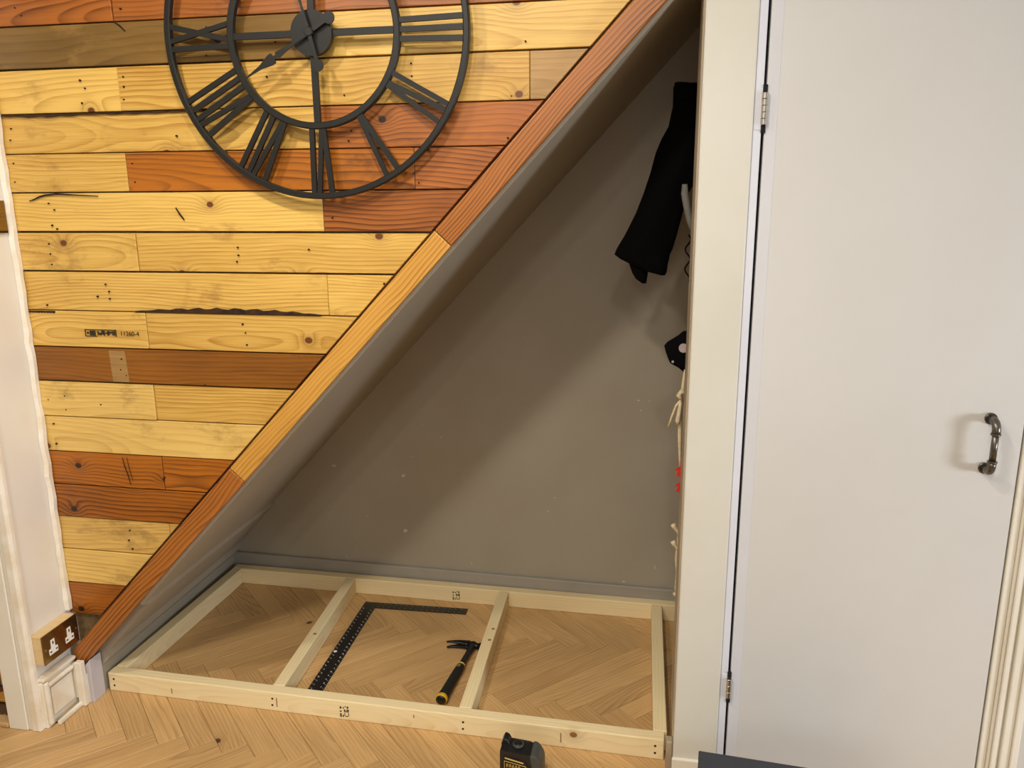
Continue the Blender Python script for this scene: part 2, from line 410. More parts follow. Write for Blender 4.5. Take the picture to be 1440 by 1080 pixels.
# nail holes, knot holes: measured on the plank face
nails = [(0,0,21,11),(0,0,30,22),(0,1,169,12),(1,0,290,38),(1,0,387,59),(1,0,290,78),(2,0,112,113),(2,0,119,124),(2,0,115,145),(2,1,173,108),(2,1,174,122),(2,1,174,140),(2,1,375,108),(2,1,578,89),(2,1,579,107),(2,1,484,134),(2,1,719,135),(1,1,739,58),(3,0,15,181),(3,0,14,197),(3,0,248,191),(3,1,494,184),(3,1,490,198),(3,1,714,194),
 (4,0,19,230),(4,0,21,256),(4,1,186,230),(4,1,190,256),(4,2,588,223),(4,2,582,243),(4,2,589,257),(5,0,68,286),(5,0,76,295),(5,0,73,317),(5,0,80,322),(5,1,467,306),(6,0,69,343),(6,0,71,357),(6,0,73,372),(6,1,334,348),(6,1,335,359),(6,1,333,368),(6,1,434,351),(7,0,148,400),(7,0,153,410),(7,0,154,420),(7,0,137,417),(7,0,66,429),(7,1,540,399),(8,1,341,456),(8,1,345,468),(8,1,347,485),(8,0,43,466),(9,0,171,505),(9,0,178,528),(9,0,288,541),(9,0,170,520),
 (10,0,68,562),(10,0,91,557),(10,0,93,576),(10,0,142,569),(11,0,75,596),(11,0,79,624),(14,0,182,746),(14,0,186,772),(14,0,181,760),(15,0,91,797),(12,1,231,672)]
for (r, j, px, py) in nails:
    if (r, j) not in plank: continue
    c = ony(px, py, YP-.0022)
    disc('nail_hole', (c.x, YP-.0034, c.z), random.uniform(.0017, .0027), .004, (0, 1, 0), M['hole'], plank[(r, j)], 7)
# bark edges
def bark(key, px0, px1, py0, py1, zedge, hgt, up, env):
    e, f = [], []
    for k in range(33):
        t = k/32; c = ony(px0+t*(px1-px0), py0+t*(py1-py0), YP)
        h = hgt*max(.10, env(t))*(.8+.2*math.sin(k*1.9))
        e.append((c.x, zedge+(h if up else -h))); f.append((c.x, zedge-.001 if up else zedge+.001))
    poly = e+f[::-1]
    prism('bark_edge', poly, YP-.0034, YP+.01, M['bark'], 'y', plank[key])
bark((7, 0), 190, 452, 437, 443.5, rz[7]+.002, .0150, True, lambda t: max(0, math.sin(PI*t))**.7)
bark((3, 0), 2, 290, 160, 151, rz[2]-.002, .0080, False, lambda t: .35+.65*abs(math.sin(7*t))*(1-t))
bark((8, 0), 38, 78, 437, 438, rz[7]-.002, .0060, False, lambda t: .8)
# dark drying crack, tool scuffs and a pale glue patch
def mark(key, pts, w, mat='hole', name='scuff'):
    bm = bmesh.new(); P = [ony(x, y, YP-.0026) for x, y in pts]
    ws = [w*(.35+.65*math.sin(PI*(i+.5)/len(P))) for i in range(len(P))]
    bm_tube(bm, P, ws, 6, .35, (0, 1, 0)); finish(bm, name, M[mat], None, plank[key])
mark((5, 0), [(41,283),(47,281),(55,277),(63,274.5),(80,273),(100,274),(138,276)], .0024, 'hole', 'crack')
mark((12, 0), [(172,643),(175,655),(180,668),(184,682)], .0018); mark((12, 0), [(178,643),(182,660),(187,676)], .0012)
mark((5, 0), [(247,292),(252,300),(259,309)], .0028, 'bark', 'crack')
mark((1, 0), [(160,31),(168,36),(176,44)], .0022, 'hole', 'crack')
a1, a2 = X_(157, 510), X_(180, 512)
prism('glue_patch', [(a1, rz[9]+.006), (a2, rz[9]+.006), (a2-.004, rz[8]-.006), (a1-.003, rz[8]-.006)], YP-.0029, YP, M['dull'], 'y', plank[(9, 0)])
# printed stamp on row 8
def facing(loc, rot=0.): return Matrix.Translation(loc) @ Matrix.Rotation(PI/2, 4, 'X') @ Matrix.Rotation(rot, 4, 'Z')
c = ony(169, 472, YP-.0032)
st = text_mesh('stamp_text', '11260-4', .0175, M['ink'], facing(c), plank[(8, 0)])
bm = bmesh.new(); a = ony(120, 462.5, YP); b = ony(165, 473.5, YP)
xw = b.x-a.x
for (u0, u1, v0, v1) in [(0,1,0,.08),(0,.38,.92,1),(0,.02,0,1),(.98,1,0,1),(.06,.12,.4,.65),(.15,.33,.2,.85),(.4,.43,.2,.8),(.45,.52,.45,.8),(.53,.6,.15,.7),(.61,.63,.15,.9),(.645,.70,.4,.55),(.71,.735,.2,.85),(.75,.78,.2,.8),(.79,.86,.3,.5),(.87,.89,.2,.8),(.91,.96,.2,.8)]:
    bm_box(bm, a.x+u0*xw, a.x+u1*xw, YP-.0034, YP-.002, b.z+(1-v1)*(a.z-b.z), b.z+(1-v0)*(a.z-b.z))
finish(bm, 'stamp_box', M['ink'], None, plank[(8, 0)])

# diagonal trim: three boards
trim = empty('trim_1', (pa.x, YT, pa.z))
tag(trim, 'diagonal wooden edging of red, golden and red boards along the stair slope', 'trim', kind='structure')
def trim_board(s0, s1, mat, end=None):
    """board between the x stations s0..s1 of the lower edge, square-cut"""
    d = Vector((1, 0, (SL+SU)/2)).normalized(); n = Vector((-d.z, 0, d.x))
    def wid(x): return (zup(x)-zlow(x))*d.x
    A = Vector((s0, 0, zlow(s0))); B = Vector((s1, 0, zlow(s1)))
    L = (B-A).length; wA, wB = wid(s0), wid(s1)
    bm = bmesh.new()
    poly = [(0, 0), (L, 0), (L, wB), (0, wA)]
    if end == 'round': poly = [(.012, 0), (L, 0), (L, wB), (.008, wA), (-.006, wA*.7), (-.010, wA*.35), (-.004, wA*.08)]
    cen = ((L)/2, wA/2)
    bm_prism(bm, [(p[0]-cen[0], p[1]-cen[1]) for p in poly], -.0135, .0135, 'z'); bevel(bm, .0025, 2)
    m = Matrix.Identity(4); o = A + d*cen[0] + n*cen[1]; o.y = YT+.0135
    for i in range(3): m[i][0] = d[i]; m[i][1] = n[i]; m[i][2] = (0, -1, 0)[i]; m[i][3] = o[i]
    return finish(bm, 'trim_board', mat, m, trim)
e0 = ony(120, 933, YT).x; e1 = ony(343, 675, YT).x; e2 = ony(634, 347, YT).x
trim_board(e0-.002, e1-.0005, M['trim_red'], 'round')
trim_board(e1+.0005, e2-.0005, M['trim_gold'])
trim_board(e2+.0005, .50, M['trim_red'])

# ------------------------------------------------------------------ soffit of the stairs (folded towards the floor)
YS = 1.944
off = .009*math.hypot(1, SL)
def zs(x): return zlow(x)-off
b1 = ony(385, 691, 2.797); b2 = ony(337, 748, 2.797); b3 = ony(337, 757, 2.797); b4 = ony(331, 778, 2.797)
prof = [(.75, zs(.75)), (b1.x, zs(b1.x)), (b1.x-.002, zs(b1.x)-.017), (b2.x, min(b2.z, zs(b2.x)-.017)), (b2.x-.002, min(b3.z, zs(b2.x)-.042)), (b4.x, b4.z), (b4.x-.004, 0)]
bm = bmesh.new(); F, B = [], []
outer = [(x-.035, z+.035) for x, z in prof]; outer[-1] = (prof[-1][0]-.05, 0)
for q, (x, z) in enumerate(prof):
    yf = YS if q < 2 else YS+.036
    F.append((bm.verts.new((x, yf, z)), bm.verts.new((outer[q][0], yf, outer[q][1]))))
    B.append((bm.verts.new((x, 2.86, z)), bm.verts.new((outer[q][0], 2.86, outer[q][1]))))
for q in range(len(prof)-1):
    bm.faces.new((F[q][0], F[q+1][0], F[q+1][1], F[q][1])); bm.faces.new((B[q][0], B[q][1], B[q+1][1], B[q+1][0]))
    bm.faces.new((F[q][0], B[q][0], B[q+1][0], F[q+1][0])); bm.faces.new((F[q][1], F[q+1][1], B[q+1][1], B[q][1]))
for q in (0, -1): bm.faces.new((F[q][0], F[q][1], B[q][1], B[q][0]))
so = finish(bm, 'ceiling_soffit', M['grey'])
tag(so, 'grey painted sloping underside of the staircase', 'soffit', kind='structure')

# ------------------------------------------------------------------ recess back wall, skirting, right end
def back_slab(name, x0, x1, z0, z1, front, back, mat, bev=0.):
    bm = bmesh.new()
    vs = bm_box(bm, x0, x1, 0, 1, z0, z1)
    for v in bm.verts: v.co.y = yback(v.co.x) + (front if v.co.y < .5 else back)
    bevel(bm, bev, 2)
    return finish(bm, name, mat)
wb = back_slab('wall_back', -1.80, .75, 0, TOP, 0, .08, M['grey'])
tag(wb, 'grey painted back wall of the space under the stairs', 'wall', kind='structure')
bb = back_slab('baseboard_back', -1.715, .62, 0, .105, -.016, 0, M['grey_gloss'], .004)
tag(bb, 'grey painted skirting along the back of the recess', 'skirting', kind='structure')
for (px, py, w, h, n) in [(470,655,11,5,5),(567,669,10,6,6),(570,746,8,9,8),(516,726,4,2,4),(405,739,3,3,5),(594,597,3,2,4),(620,615,3,2,4),(898,563,4,3,5),(901,577,3,3,4),(913,564,3,3,4),(579,642,2,3,4),(921,798,2,10,5),(771,719,4,3,5),(880,830,5,3,5),(488,783,4,2,4),(663,792,4,2,4),(877,818,6,3,6),(960,290,3,3,4),(780,700,3,2,4),(700,560,2,2,4)]:
    if px > 945: continue
    c = ony(px, py, 2.78); c = ony(px, py, yback(c.x)-(.0166 if py > 785 and px > 480 and False else .0006))
    k = c.y/FPX/1.02
    bm = bmesh.new(); poly = []
    for i in range(n):
        a = 2*PI*i/n + random.uniform(-.3, .3); rr = random.uniform(.55, 1.1)
        poly.append((c.x+math.cos(a)*w*k*.5*rr, c.z+math.sin(a)*h*k*.5*rr))
    bm_prism(bm, poly, c.y-.0004, c.y+.0004, 'y'); finish(bm, 'paint_chip', M['chip'], None, wb)
tag(box('wall_recess_right', .62, .70, 2.10, 2.86, 0, TOP, M['grey']), 'grey end wall of the recess hidden behind the post', 'wall', kind='structure')

# ------------------------------------------------------------------ left nib wall with doorway lining, bead, skirting
tag(box('wall_left', XL-.085, XL, 1.79, YP+.11, 0, TOP, M['white'], None, .003), 'narrow white wall return between the doorway and the planks', 'wall', kind='structure')
jamb = empty('trim_2', (XL-.05, 1.775, 0))
tag(jamb, 'cream painted doorway lining at the left edge', 'trim', kind='structure')
def jy(poly, name, mat, z1=2.05, bev=.002): return prism(name, poly, 0, z1, mat, 'z', jamb, bev)
jy([(XL-.097, 1.770), (XL-.034, 1.770), (XL-.034, 1.79), (XL-.097, 1.79)], 'lining_face', M['cream'])
jy([(XL-.0335, 1.7735), (XL-.020, 1.7735), (XL-.020, 1.79), (XL-.0335, 1.79)], 'lining_groove', M['cream'])
jy([(XL-.0195, 1.769), (XL+.006, 1.769), (XL+.010, 1.774), (XL+.010, 1.79), (XL-.0195, 1.79)], 'lining_bead', M['worn'], bev=.003)
# ragged white bead against the planks
bm = bmesh.new(); n = 60; zA, zB = .300, TOP-.01
ringv = []
for i in range(n+1):
    z = zA+(zB-zA)*i/n; w = .016+random.uniform(-.0028, .0028); q = .012+random.uniform(-.002, .002)
    ringv.append([bm.verts.new((XL+.001, YP-.006-w, z)), bm.verts.new((XL+q, YP-.004-w*.8, z)), bm.verts.new((XL+q, YP-.003+random.uniform(-.001, .0), z)), bm.verts.new((XL+.001, YP-.003, z))])
for i in range(n):
    for k in range(4): bm.faces.new((ringv[i][k], ringv[i][(k+1) % 4], ringv[i+1][(k+1) % 4], ringv[i+1][k]))
bm.faces.new(ringv[0]); bm.faces.new(ringv[-1])
tag(finish(bm, 'trim_3', M['worn']), 'ragged white bead where the planks meet the left wall', 'trim', kind='structure')
# moulded skirting with a recessed panel
sk = empty('baseboard_left', (XL+.02, 1.85, 0))
tag(sk, 'worn white moulded skirting block below the double socket', 'skirting', kind='structure')
box('skirting_board', XL, XL+.020, 1.786, 1.922, 0, .150, M['worn'], sk, .004, 2)
for (ya, yb_, za, zb) in ((1.788, 1.803, .012, .148), (1.905, 1.920, .022, .140), (1.803, 1.905, .128, .140)):
    box('moulding', XL+.0195, XL+.032, ya, yb_, za, zb, M['worn'], sk, .0045, 2)
box('corner_block', XL+.0205, -1.684, 1.9205, 1.9235, .001, zlow(-1.70)-.02, M['worn'], sk, .001)
box('corner_block', XL+.0325, -1.684, 1.900, 1.9200, .001, .148, M['worn'], sk, .003, 2)
box('panel', XL+.0195, XL+.026, 1.812, 1.898, .030, .120, M['worn'], sk, .004, 2)
box('top_bead', XL, XL+.028, 1.786, 1.921, .1505, .162, M['worn'], sk, .004, 2)
box('floor_bead', XL+.033, XL+.044, 1.806, 1.914, .0005, .016, M['worn'], sk, .004, 2)
tag(prism('trim_4', [(XL+.001, 0), (-1.672, 0), (-1.672, zlow(-1.672)-.004), (XL+.001, zlow(XL)-.004)], 1.924, 1.976, M['daylit'], 'y', None, .0015), 'white stub post coloured with cool daylight at the foot of the diagonal edging', 'trim', kind='structure')

# double socket on a wooden pattress
so_ = empty('double_socket', (XL, 1.858, .205))
tag(so_, 'mirrored bronze double wall socket on a wooden box above the skirting', 'socket')
box('back_box', XL+.0005, XL+.036, 1.790, 1.930, .208, .296, M['ply'], so_, .0015)
box('face_plate', XL+.0365, XL+.0405, 1.789, 1.931, .207, .297, M['bronze'], so_, .0012, 2)
for cy in (1.826, 1.892):
    ins = prism('socket_insert', [(cy-.017, .228), (cy+.017, .228), (cy+.017, .246), (cy+.0075, .246), (cy+.0075, .272), (cy-.0075, .272), (cy-.0075, .246), (cy-.017, .246)], XL+.0408, XL+.0422, M['whiteplastic'], 'x', so_, .0004)
    for (yy, zz, a, b) in ((cy, .262, .0022, .0045), (cy-.011, .237, .0035, .0022), (cy+.011, .237, .0035, .0022)):
        box('pin_hole', XL+.0420, XL+.0425, yy-a, yy+a, zz-b, zz+b, M['black'], ins)
for cy in (1.797, 1.923): disc('screw', (XL+.0406, cy, .252), .0028, .0012, (1, 0, 0), M['steel'], so_, 10)
# light switch at the frame's edge
c = onx(2, 305, XL)
lsw = empty('light_switch', (XL, c.y, c.z-.043)); tag(lsw, 'bronze light switch on the white wall at the left edge', 'switch')
box('switch_plate', XL+.0005, XL+.0065, c.y-.078, c.y+.010, c.z-.043, c.z+.043, M['bronze'], lsw, .001)
box('rocker', XL+.0068, XL+.0110, c.y-.043, c.y-.026, c.z-.012, c.z+.012, M['bronze'], lsw, .001)

# hallway beyond the doorway
tag(box('door_2', -2.75, XL-.10, 1.765, 1.79, 2.05, TOP, M['cream']), 'cream wall over the open doorway at left', 'doorway', kind='structure')
tag(box('wall_hall', -3.1, -1.9, 3.1, 3.16, 0, TOP, M['plaster']), 'brown wall at the end of the hallway', 'wall', kind='structure')
tag(box('trim_5', -2.75, XL-.099, 1.768, 1.806, .0005, .016, M['oak_pale'], None, .004, 2), 'pale wooden threshold strip across the doorway', 'threshold', kind='structure')
tag(box('hall_rug', -2.7, XL-.10, 1.875, 3.0, .0005, .010, M['zigzag'], None, .002), 'zigzag red and gold rug glimpsed through the doorway', 'rug')

# ------------------------------------------------------------------ right post, door lining, door, architrave
YQ = 1.92
x_post, x_lin, x_gap, x_door, x_end = .074, .187, .205, .2115, .816
tag(box('wall_right', x_post, x_lin, YQ, 2.13, 0, TOP, M['post'], None, .004, 2), 'cream painted post between the recess and the white door', 'post', kind='structure')
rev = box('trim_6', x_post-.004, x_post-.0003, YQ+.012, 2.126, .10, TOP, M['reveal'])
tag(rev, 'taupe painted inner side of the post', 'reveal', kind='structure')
tag(box('trim_7', x_lin+.0005, x_gap, YQ+.004, 2.00, 0, TOP, M['bluewhite'], None, .0015), 'cool white door lining strip carrying the hinges', 'door lining', kind='structure')
pl = empty('baseboard_right', (.12, YQ, 0)); tag(pl, 'cream plinth at the foot of the post', 'skirting', kind='structure')
box('plinth', x_post-.002, x_lin-.002, YQ-.012, YQ, 0, .047, M['cream'], pl, .003, 2)
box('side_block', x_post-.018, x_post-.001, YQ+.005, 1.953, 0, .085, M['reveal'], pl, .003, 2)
tag(box('wall_right_back', x_lin, 1.6, 2.02, 2.09, 0, TOP, M['dark']), 'cupboard interior behind the white door, its shade painted near black', 'cupboard', kind='structure')
door = box('door_1', x_door, x_end, YQ+.006, YQ+.044, .012, 2.03, M['door'], None, .002, 2)
tag(door, 'plain white flush door with a pipe style handle', 'door', kind='structure')
def hinge(zc, n, L=.068):
    h = box('hinge_plate', x_gap-.015, x_gap-.0002, YQ+.0028, YQ+.0042, zc-L/2-.010, zc+L/2+.010, M['bluewhite'], door, .0005)
    for i in range(n):
        za = zc-L/2+L*i/n
        disc('hinge_knuckle', (x_gap+.0034, YQ-.0015, za+.0005), .0070, L/n-.001, (0, 0, 1), M['steel'], h, 16, .0006)
    for za in (zc+L/2+.0005, zc-L/2-.0165):
        box('hinge_slot_shade', x_gap-.0015, x_gap+.0085, YQ+.0015, YQ+.012, za, za+.016, M['dark'], h)  # dark boxes painting the shade in the gap above and below the knuckles
hinge(ony(1073, 153, YQ).z, 5); hinge(ony(1023, 967, YQ).z, 3, .055)
box('edge_lipping', x_door+.0005, x_door+.026, YQ+.0050, YQ+.008, .014, 2.028, M['bluewhite2'], door, .0004)
# pipe handle
hA = ony(1403, 596, YQ-.04); hB = ony(1397, 667, YQ-.04); hx = (hA.x+hB.x)/2-.001
han = empty('pipe_handle_part', (hx, YQ, hB.z)); 
bpy.data.objects.remove(han)
yh = YQ-.034
def arc(zc, sgn):
    pts = [(hx, YQ+.004, zc), (hx, YQ-.016, zc)]
    for k in range(1, 7):
        a = k/6*PI/2
        pts.append((hx, YQ-.016-.018*math.sin(a), zc-sgn*.018*(1-math.cos(a))))
    pts.append((hx, yh, zc-sgn*.026))
    return pts
bar = tube('door_handle', [(hx, yh, hA.z-.02), (hx, yh, hB.z+.02)], .0072, M['pewter'], door, 16)
for zc, sg in ((hA.z, 1), (hB.z, -1)):
    tube('elbow', arc(zc, sg), .0092, M['pewter'], bar, 16)
    disc('flange', (hx, YQ+.0055, zc), .0135, -.006, (0, 1, 0), M['pewter'], bar, 20, .001)
    disc('collar', (hx, yh, zc-sg*.024), .0108, -sg*.005, (0, 0, 1), M['pewter'], bar, 18, .0008)
# architrave right of the door: stepped profile
arch = empty('trim_8', (x_end+.04, YQ, 0)); tag(arch, 'cream moulded architrave at the right edge of the door', 'architrave', kind='structure')
for (xa, xb, yy) in ((.0035, .020, .002), (.0203, .027, -.004), (.0273, .040, -.009), (.0403, .045, -.004), (.0453, .066, -.014), (.0663, .082, -.020)):
    box('moulding', x_end+xa, x_end+xb, YQ+yy, YQ+.05, 0, 2.1, M['cream'], arch, .0025, 2)
tag(box('wall_right_side', x_end+.0825, 3.14, YQ+.012, YQ+.09, 0, TOP, M['door']), 'white wall beyond the architrave', 'wall', kind='structure')
tag(box('wall_over_door', x_door-.006, x_end+.08, YQ+.012, YQ+.09, 2.105, TOP, M['door']), 'white wall above the door', 'wall', kind='structure')

# ------------------------------------------------------------------ timber floor frame
fr = empty('timber_floor_frame', (-.8, 2.35, 0))
tag(fr, 'pale softwood floor frame with four cross joists lying in the recess', 'timber frame')
TW, TH = .038, .063
fa = onz(150, 970); fb_ = onz(940, 1070)
fl = Vector((-1.668, fa.y+TW/2, TH/2)); frr = Vector((x_post-.022, fb_.y+TW/2, TH/2))
front = beam('front_rail', fl, frr, TW, TH, M['cls'], fr, .003, 2)
bl_ = Vector((-1.652, 2.728+TW/2, TH/2)); br_ = Vector((.50, 2.728+TW/2-.016*2.15/1.7, TH/2))
backr = beam('back_rail', bl_, br_, TW, TH, M['cls'], fr, .003, 2)
def fy(x): return fl.y + (frr.y-fl.y)*(x-fl.x)/(frr.x-fl.x)
def by(x): return bl_.y + (br_.y-bl_.y)*(x-bl_.x)/(br_.x-bl_.x)
joists = [(-1.647, -1.632), (-1.106, -1.150), (-.518, -.541), (.040, .024)]
jo = []
for (xf, xb) in joists:
    jo.append(beam('joist', (xf, fy(xf)+TW/2+.0004, TH/2), (xb, by(xb)-TW/2-.0004, TH/2), TW, TH, M['cls'], fr, .003, 2))
for (xf, _) in joists:
    for dz in (.020, .042):
        xx = xf+random.uniform(-.006, .006) if xf > -1.6 else xf-.002
        if xf > 0: xx = xf-.012
        yy = fy(xx)-TW/2
        disc('screw_hole', (xx, yy-.0006, dz), .0034, .003, (0, 1, 0), M['hole'], front, 9)
for (xb) in (-1.150, -.541):
    for dz in (.030, .046):
        disc('screw_hole', (xb+TW/2-.0015, by(xb)-TW/2-.02, dz), .003, .0026, (1, 0, 0), M['hole'], backr, 9)
for i, t in ((1, .42), (2, .62), (2, .52)):
    a = Vector((joists[i][0], fy(joists[i][0])+TW/2, TH)); b = Vector((joists[i][1], by(joists[i][1])-TW/2, TH)); c = a.lerp(b, t)
    disc('knot', (c.x+.006, c.y, TH-.0015), .006, .0018, (0, 0, 1), M['knot'], jo[i], 12)
for px in (243, 392, 585, 790): 
    c = ony(px, 970 + (px-150)*.127 - 8, fa.y)
    bm = bmesh.new(); bm_box(bm, c.x-.0016, c.x+.0016, fy(c.x)-TW/2-.0006, fy(c.x)-TW/2+.001, .016+.02*((px//7) % 2), .034+.012*((px//11) % 2))
    finish(bm, 'knot', M['knot'], None, front)
# mill stamps (CE mark turned on its side, other lines too small to read)
def mill_stamp(cx, y, z0, parent):
    text_mesh('stamp_text', 'CE', .021, M['ink'], Matrix.Translation((cx+.020, y, z0+.007)) @ Matrix.Rotation(PI/2, 4, 'X') @ Matrix.Rotation(PI/2, 4, 'Z'), parent)
    bm = bmesh.new()
    for (u, w, za, zb) in ((-.008, .005, .006, .019), (-.008, .005, .023, .027), (-.008, .005, .034, .041), (.0005, .003, .006, .014), (.0015, .004, .035, .039), (.005, .004, .026, .032), (.008, .003, .040, .043), (.014, .005, .036, .043), (.015, .004, .027, .033)):
        for q in range(3): 
            h = (zb-za)/3
            bm_box(bm, cx+u, cx+u+w, y-.0004, y+.001, z0+za+q*h, z0+za+q*h+h*.62)
    finish(bm, 'stamp_lines', M['ink'], None, parent)
c = ony(489, 1003, fa.y); mill_stamp(c.x-.010, fy(c.x)-TW/2-.0006, .004, front)
c = ony(643, 833, 2.72); mill_stamp(c.x-.010, by(c.x)-TW/2-.0006, .004, backr)

# ------------------------------------------------------------------ framing square
sq = empty('framing_square', (-1.04, 2.40, 0)); tag(sq, 'black steel framing square lying flat inside the timber frame', 'square')
o_ = onz(514, 847); e_ = onz(657.5, 857); l_ = Vector((-1.061, 2.085, 0))
ux = (e_-o_).normalized(); uy = Vector((ux.y, -ux.x, 0))
def sqp(u, v, z): return o_ + ux*u + uy*v + Vector((0, 0, z))
bm = bmesh.new()
for z in (.0008, .0030):
    pass
poly = [sqp(0,0,0), sqp(.40,0,0), sqp(.40,.040,0), sqp(.050,.040,0), sqp(.050,.600,0), sqp(0,.600,0)]
A = [bm.verts.new(p+Vector((0,0,.0008))) for p in poly]; B = [bm.verts.new(p+Vector((0,0,.0030))) for p in poly]
bm.faces.new(A[::-1]); bm.faces.new(B)
for i in range(6): bm.faces.new((A[i], A[(i+1)%6], B[(i+1)%6], B[i]))
blade = finish(bm, 'blade', M['black'], None, sq)
bm = bmesh.new()
for k in range(26):
    for u in (.010, .040):
        p = sqp(u+random.uniform(-.002, .002), .05+k*.0212+(.010 if u > .02 else 0), .0029); s = random.uniform(.0012, .0021)
        bm_box(bm, p.x-s, p.x+s, p.y-s*1.3, p.y+s*1.3, p.z, p.z+.0004)
    for u in (.004, .046):
        p = sqp(u, .045+k*.0212, .0029); bm_box(bm, p.x-.002, p.x+.002, p.y-.0004, p.y+.0004, p.z, p.z+.0004)
for k in range(16):
    for v in (.008, .031):
        p = sqp(.06+k*.021, v, .0029); bm_box(bm, p.x-.0010, p.x+.0010, p.y-.0012, p.y+.0012, p.z, p.z+.0003)
tag(finish(bm, 'scale_marks', M['whitedot'], None, blade), kind='stuff')
p = onz(471.5, 916, .003); disc('bright_dot', (p.x, p.y, .0029), .006, .0006, (0, 0, 1), M['whiteplastic'], blade, 14)

# ------------------------------------------------------------------ claw hammer
hm = empty('claw_hammer', (-.60, 2.25, 0)); tag(hm, 'black claw hammer with yellow ringed rubber grip lying on the floor', 'hammer')
hc = Vector((-.590, 2.408, .0165))                   # eye of the head
he = Vector((-.616, 2.092, .018))                    # butt of the handle
dh = (he-hc).normalized(); sx = Vector((0, 0, 1)).cross(dh).normalized()    # across the handle
if sx.x < 0: sx = -sx
def hp(t, u=0., z=0.): return hc + dh*t + sx*u + Vector((0, 0, z))
Lh = (he-hc).length
# head: cheek, neck, striking face, claws
bm = bmesh.new(); bm_tube(bm, [hp(0, -.016), hp(0, -.004), hp(0, .006), hp(0, .010), hp(0, .020), hp(0, .026), hp(0, .030), hp(0, .040)], [.0125, .0140, .0140, .0105, .0105, .0128, .0140, .0138], 14)
head = finish(bm, 'head', M['gun'], None, hm, True)
for zz in (.0085, -.0085):
    pts = []; rr = []
    for k in range(8):
        t = k/7
        pts.append(hp(.022*t*t-.006*t, -.012-.076*t, zz*(.55+.65*t))); rr.append(.0115*(1-t)+.0042)
    bm = bmesh.new(); bm_tube(bm, pts, rr, 10, .55, (0, 0, 1)); finish(bm, 'claw', M['gun'], None, head, True)
bm = bmesh.new(); bm_tube(bm, [hp(-.016), hp(-.012), hp(.012), hp(.03), hp(.06), hp(.10), hp(.125)], [.009, .0125, .0130, .0105, .0095, .0100, .0108], 14, .85, (0, 0, 1))
finish(bm, 'shaft', M['black'], None, hm, True)
bm = bmesh.new(); bm_tube(bm, [hp(.1255), hp(.128), hp(.150), hp(.19), hp(.23), hp(.27), hp(.295), hp(Lh-.016)], [.0118, .0135, .0140, .0150, .0155, .0160, .0172, .0180], 16, .9, (0, 0, 1))
grip = finish(bm, 'grip', M['blackrub'], None, hm, True)
bm = bmesh.new(); bm_tube(bm, [hp(.1195), hp(.1215), hp(.1248)], [.0118, .0130, .0130], 16, .95, (0, 0, 1)); finish(bm, 'grip_ring', M['gold'], None, grip, True)
bm = bmesh.new(); bm_tube(bm, [hp(Lh-.0158), hp(Lh-.012), hp(Lh-.005), hp(Lh-.002)], [.0176, .0186, .0186, .0178], 18, .95, (0, 0, 1)); finish(bm, 'yellow_band', M['yellow'], None, grip, True)
bm = bmesh.new(); bm_tube(bm, [hp(Lh-.0019), hp(Lh+.001), hp(Lh+.003)], [.0160, .0156, .0120], 18, .9, (0, 0, 1)); finish(bm, 'butt_cap', M['black'], None, grip, True)
bm = bmesh.new()
for u in (-.006, -.002, .002):
    a = hp(.134, u, .0122); b = hp(.150, u, .0128); bm_tube(bm, [a, b], .0008, 6)
finish(bm, 'grip_print', M['gold'], None, grip)

# ------------------------------------------------------------------ tape measure in front of the frame
YM0, YM1 = 1.800, 1.858
tp = empty('tape_measure', (-.32, 1.83, 0)); tag(tp, 'black tape measure with gold lettered label standing before the front rail', 'tape measure')
def tx(px, py=1060, Y=YM1): return ony(px, py, Y).x
L0, R0 = tx(708.5), tx(765.5); Wd = R0-L0; zt = ony(725, 1037, YM1).z
prof = [(0,0), (1,0), (1,.60), (.97,.72), (.90,.86), (.82,.93), (.74,.935), (.66,.90), (.16,.985), (0,.985)]
prism('case', [(L0+u*Wd, zt*v) for u, v in prof], YM0, YM1, M['black'], 'y', tp, .004, 2)
prism('hook_guard', [(L0-.001, zt*.3), (L0+.016, zt*.3), (L0+.022, zt*1.0), (L0+.016, zt*1.10), (L0+.006, zt*1.14), (L0-.001, zt*1.0)], YM0+.030, YM1+.003, M['black'], 'y', tp, .002)
prism('rubber_bumper', [(L0+Wd*u, zt*v) for u, v in ((.80,.10),(1.015,.10),(1.02,.61),(.985,.74),(.91,.885),(.83,.955),(.74,.955),(.72,.86),(.80,.72))], YM0-.003, YM1+.002, M['greyrub'], 'y', tp, .004, 2)
cbx = L0+Wd*.40; cby = (YM0+YM1)/2+.006
disc('button_ring', (cbx, cby, zt*.945), .0150, .0062, (0, 0, 1), M['greyrub'], tp, 24, .001)
disc('button', (cbx, cby, zt*.950), .0118, .0078, (0, 0, 1), M['black'], tp, 24, .0015)
lab = prism('label', [(L0+Wd*u, zt*v) for u, v in ((.10,.10),(.76,.10),(.76,.50),(.62,.74),(.10,.86))], YM0-.0016, YM0+.002, M['blackrub'], 'y', tp)
bm = bmesh.new()
def bar2(p, q, w):
    a = Vector((L0+Wd*p[0], YM0-.0024, zt*p[1])); b = Vector((L0+Wd*q[0], YM0-.0024, zt*q[1])); bm_tube(bm, [a, b], w, 6)
bar2((.13,.80), (.58,.69), .0017); bar2((.12,.71), (.60,.60), .0008); bar2((.60,.62), (.74,.44), .0009); bar2((.12,.70), (.12,.30), .0008)
for r, (zz, n) in enumerate(((.585, 5), (.45, 7))):
    for k in range(n):
        u = .17+k*.072
        z = zz-.10*(u-.17)*1.6
        bar2((u, z-.045), (u+.012, z+.045), .0011); bar2((u+.012, z+.045), (u+.035, z+.02), .0008); bar2((u+.035, z+.02), (u+.038, z-.045), .0009)
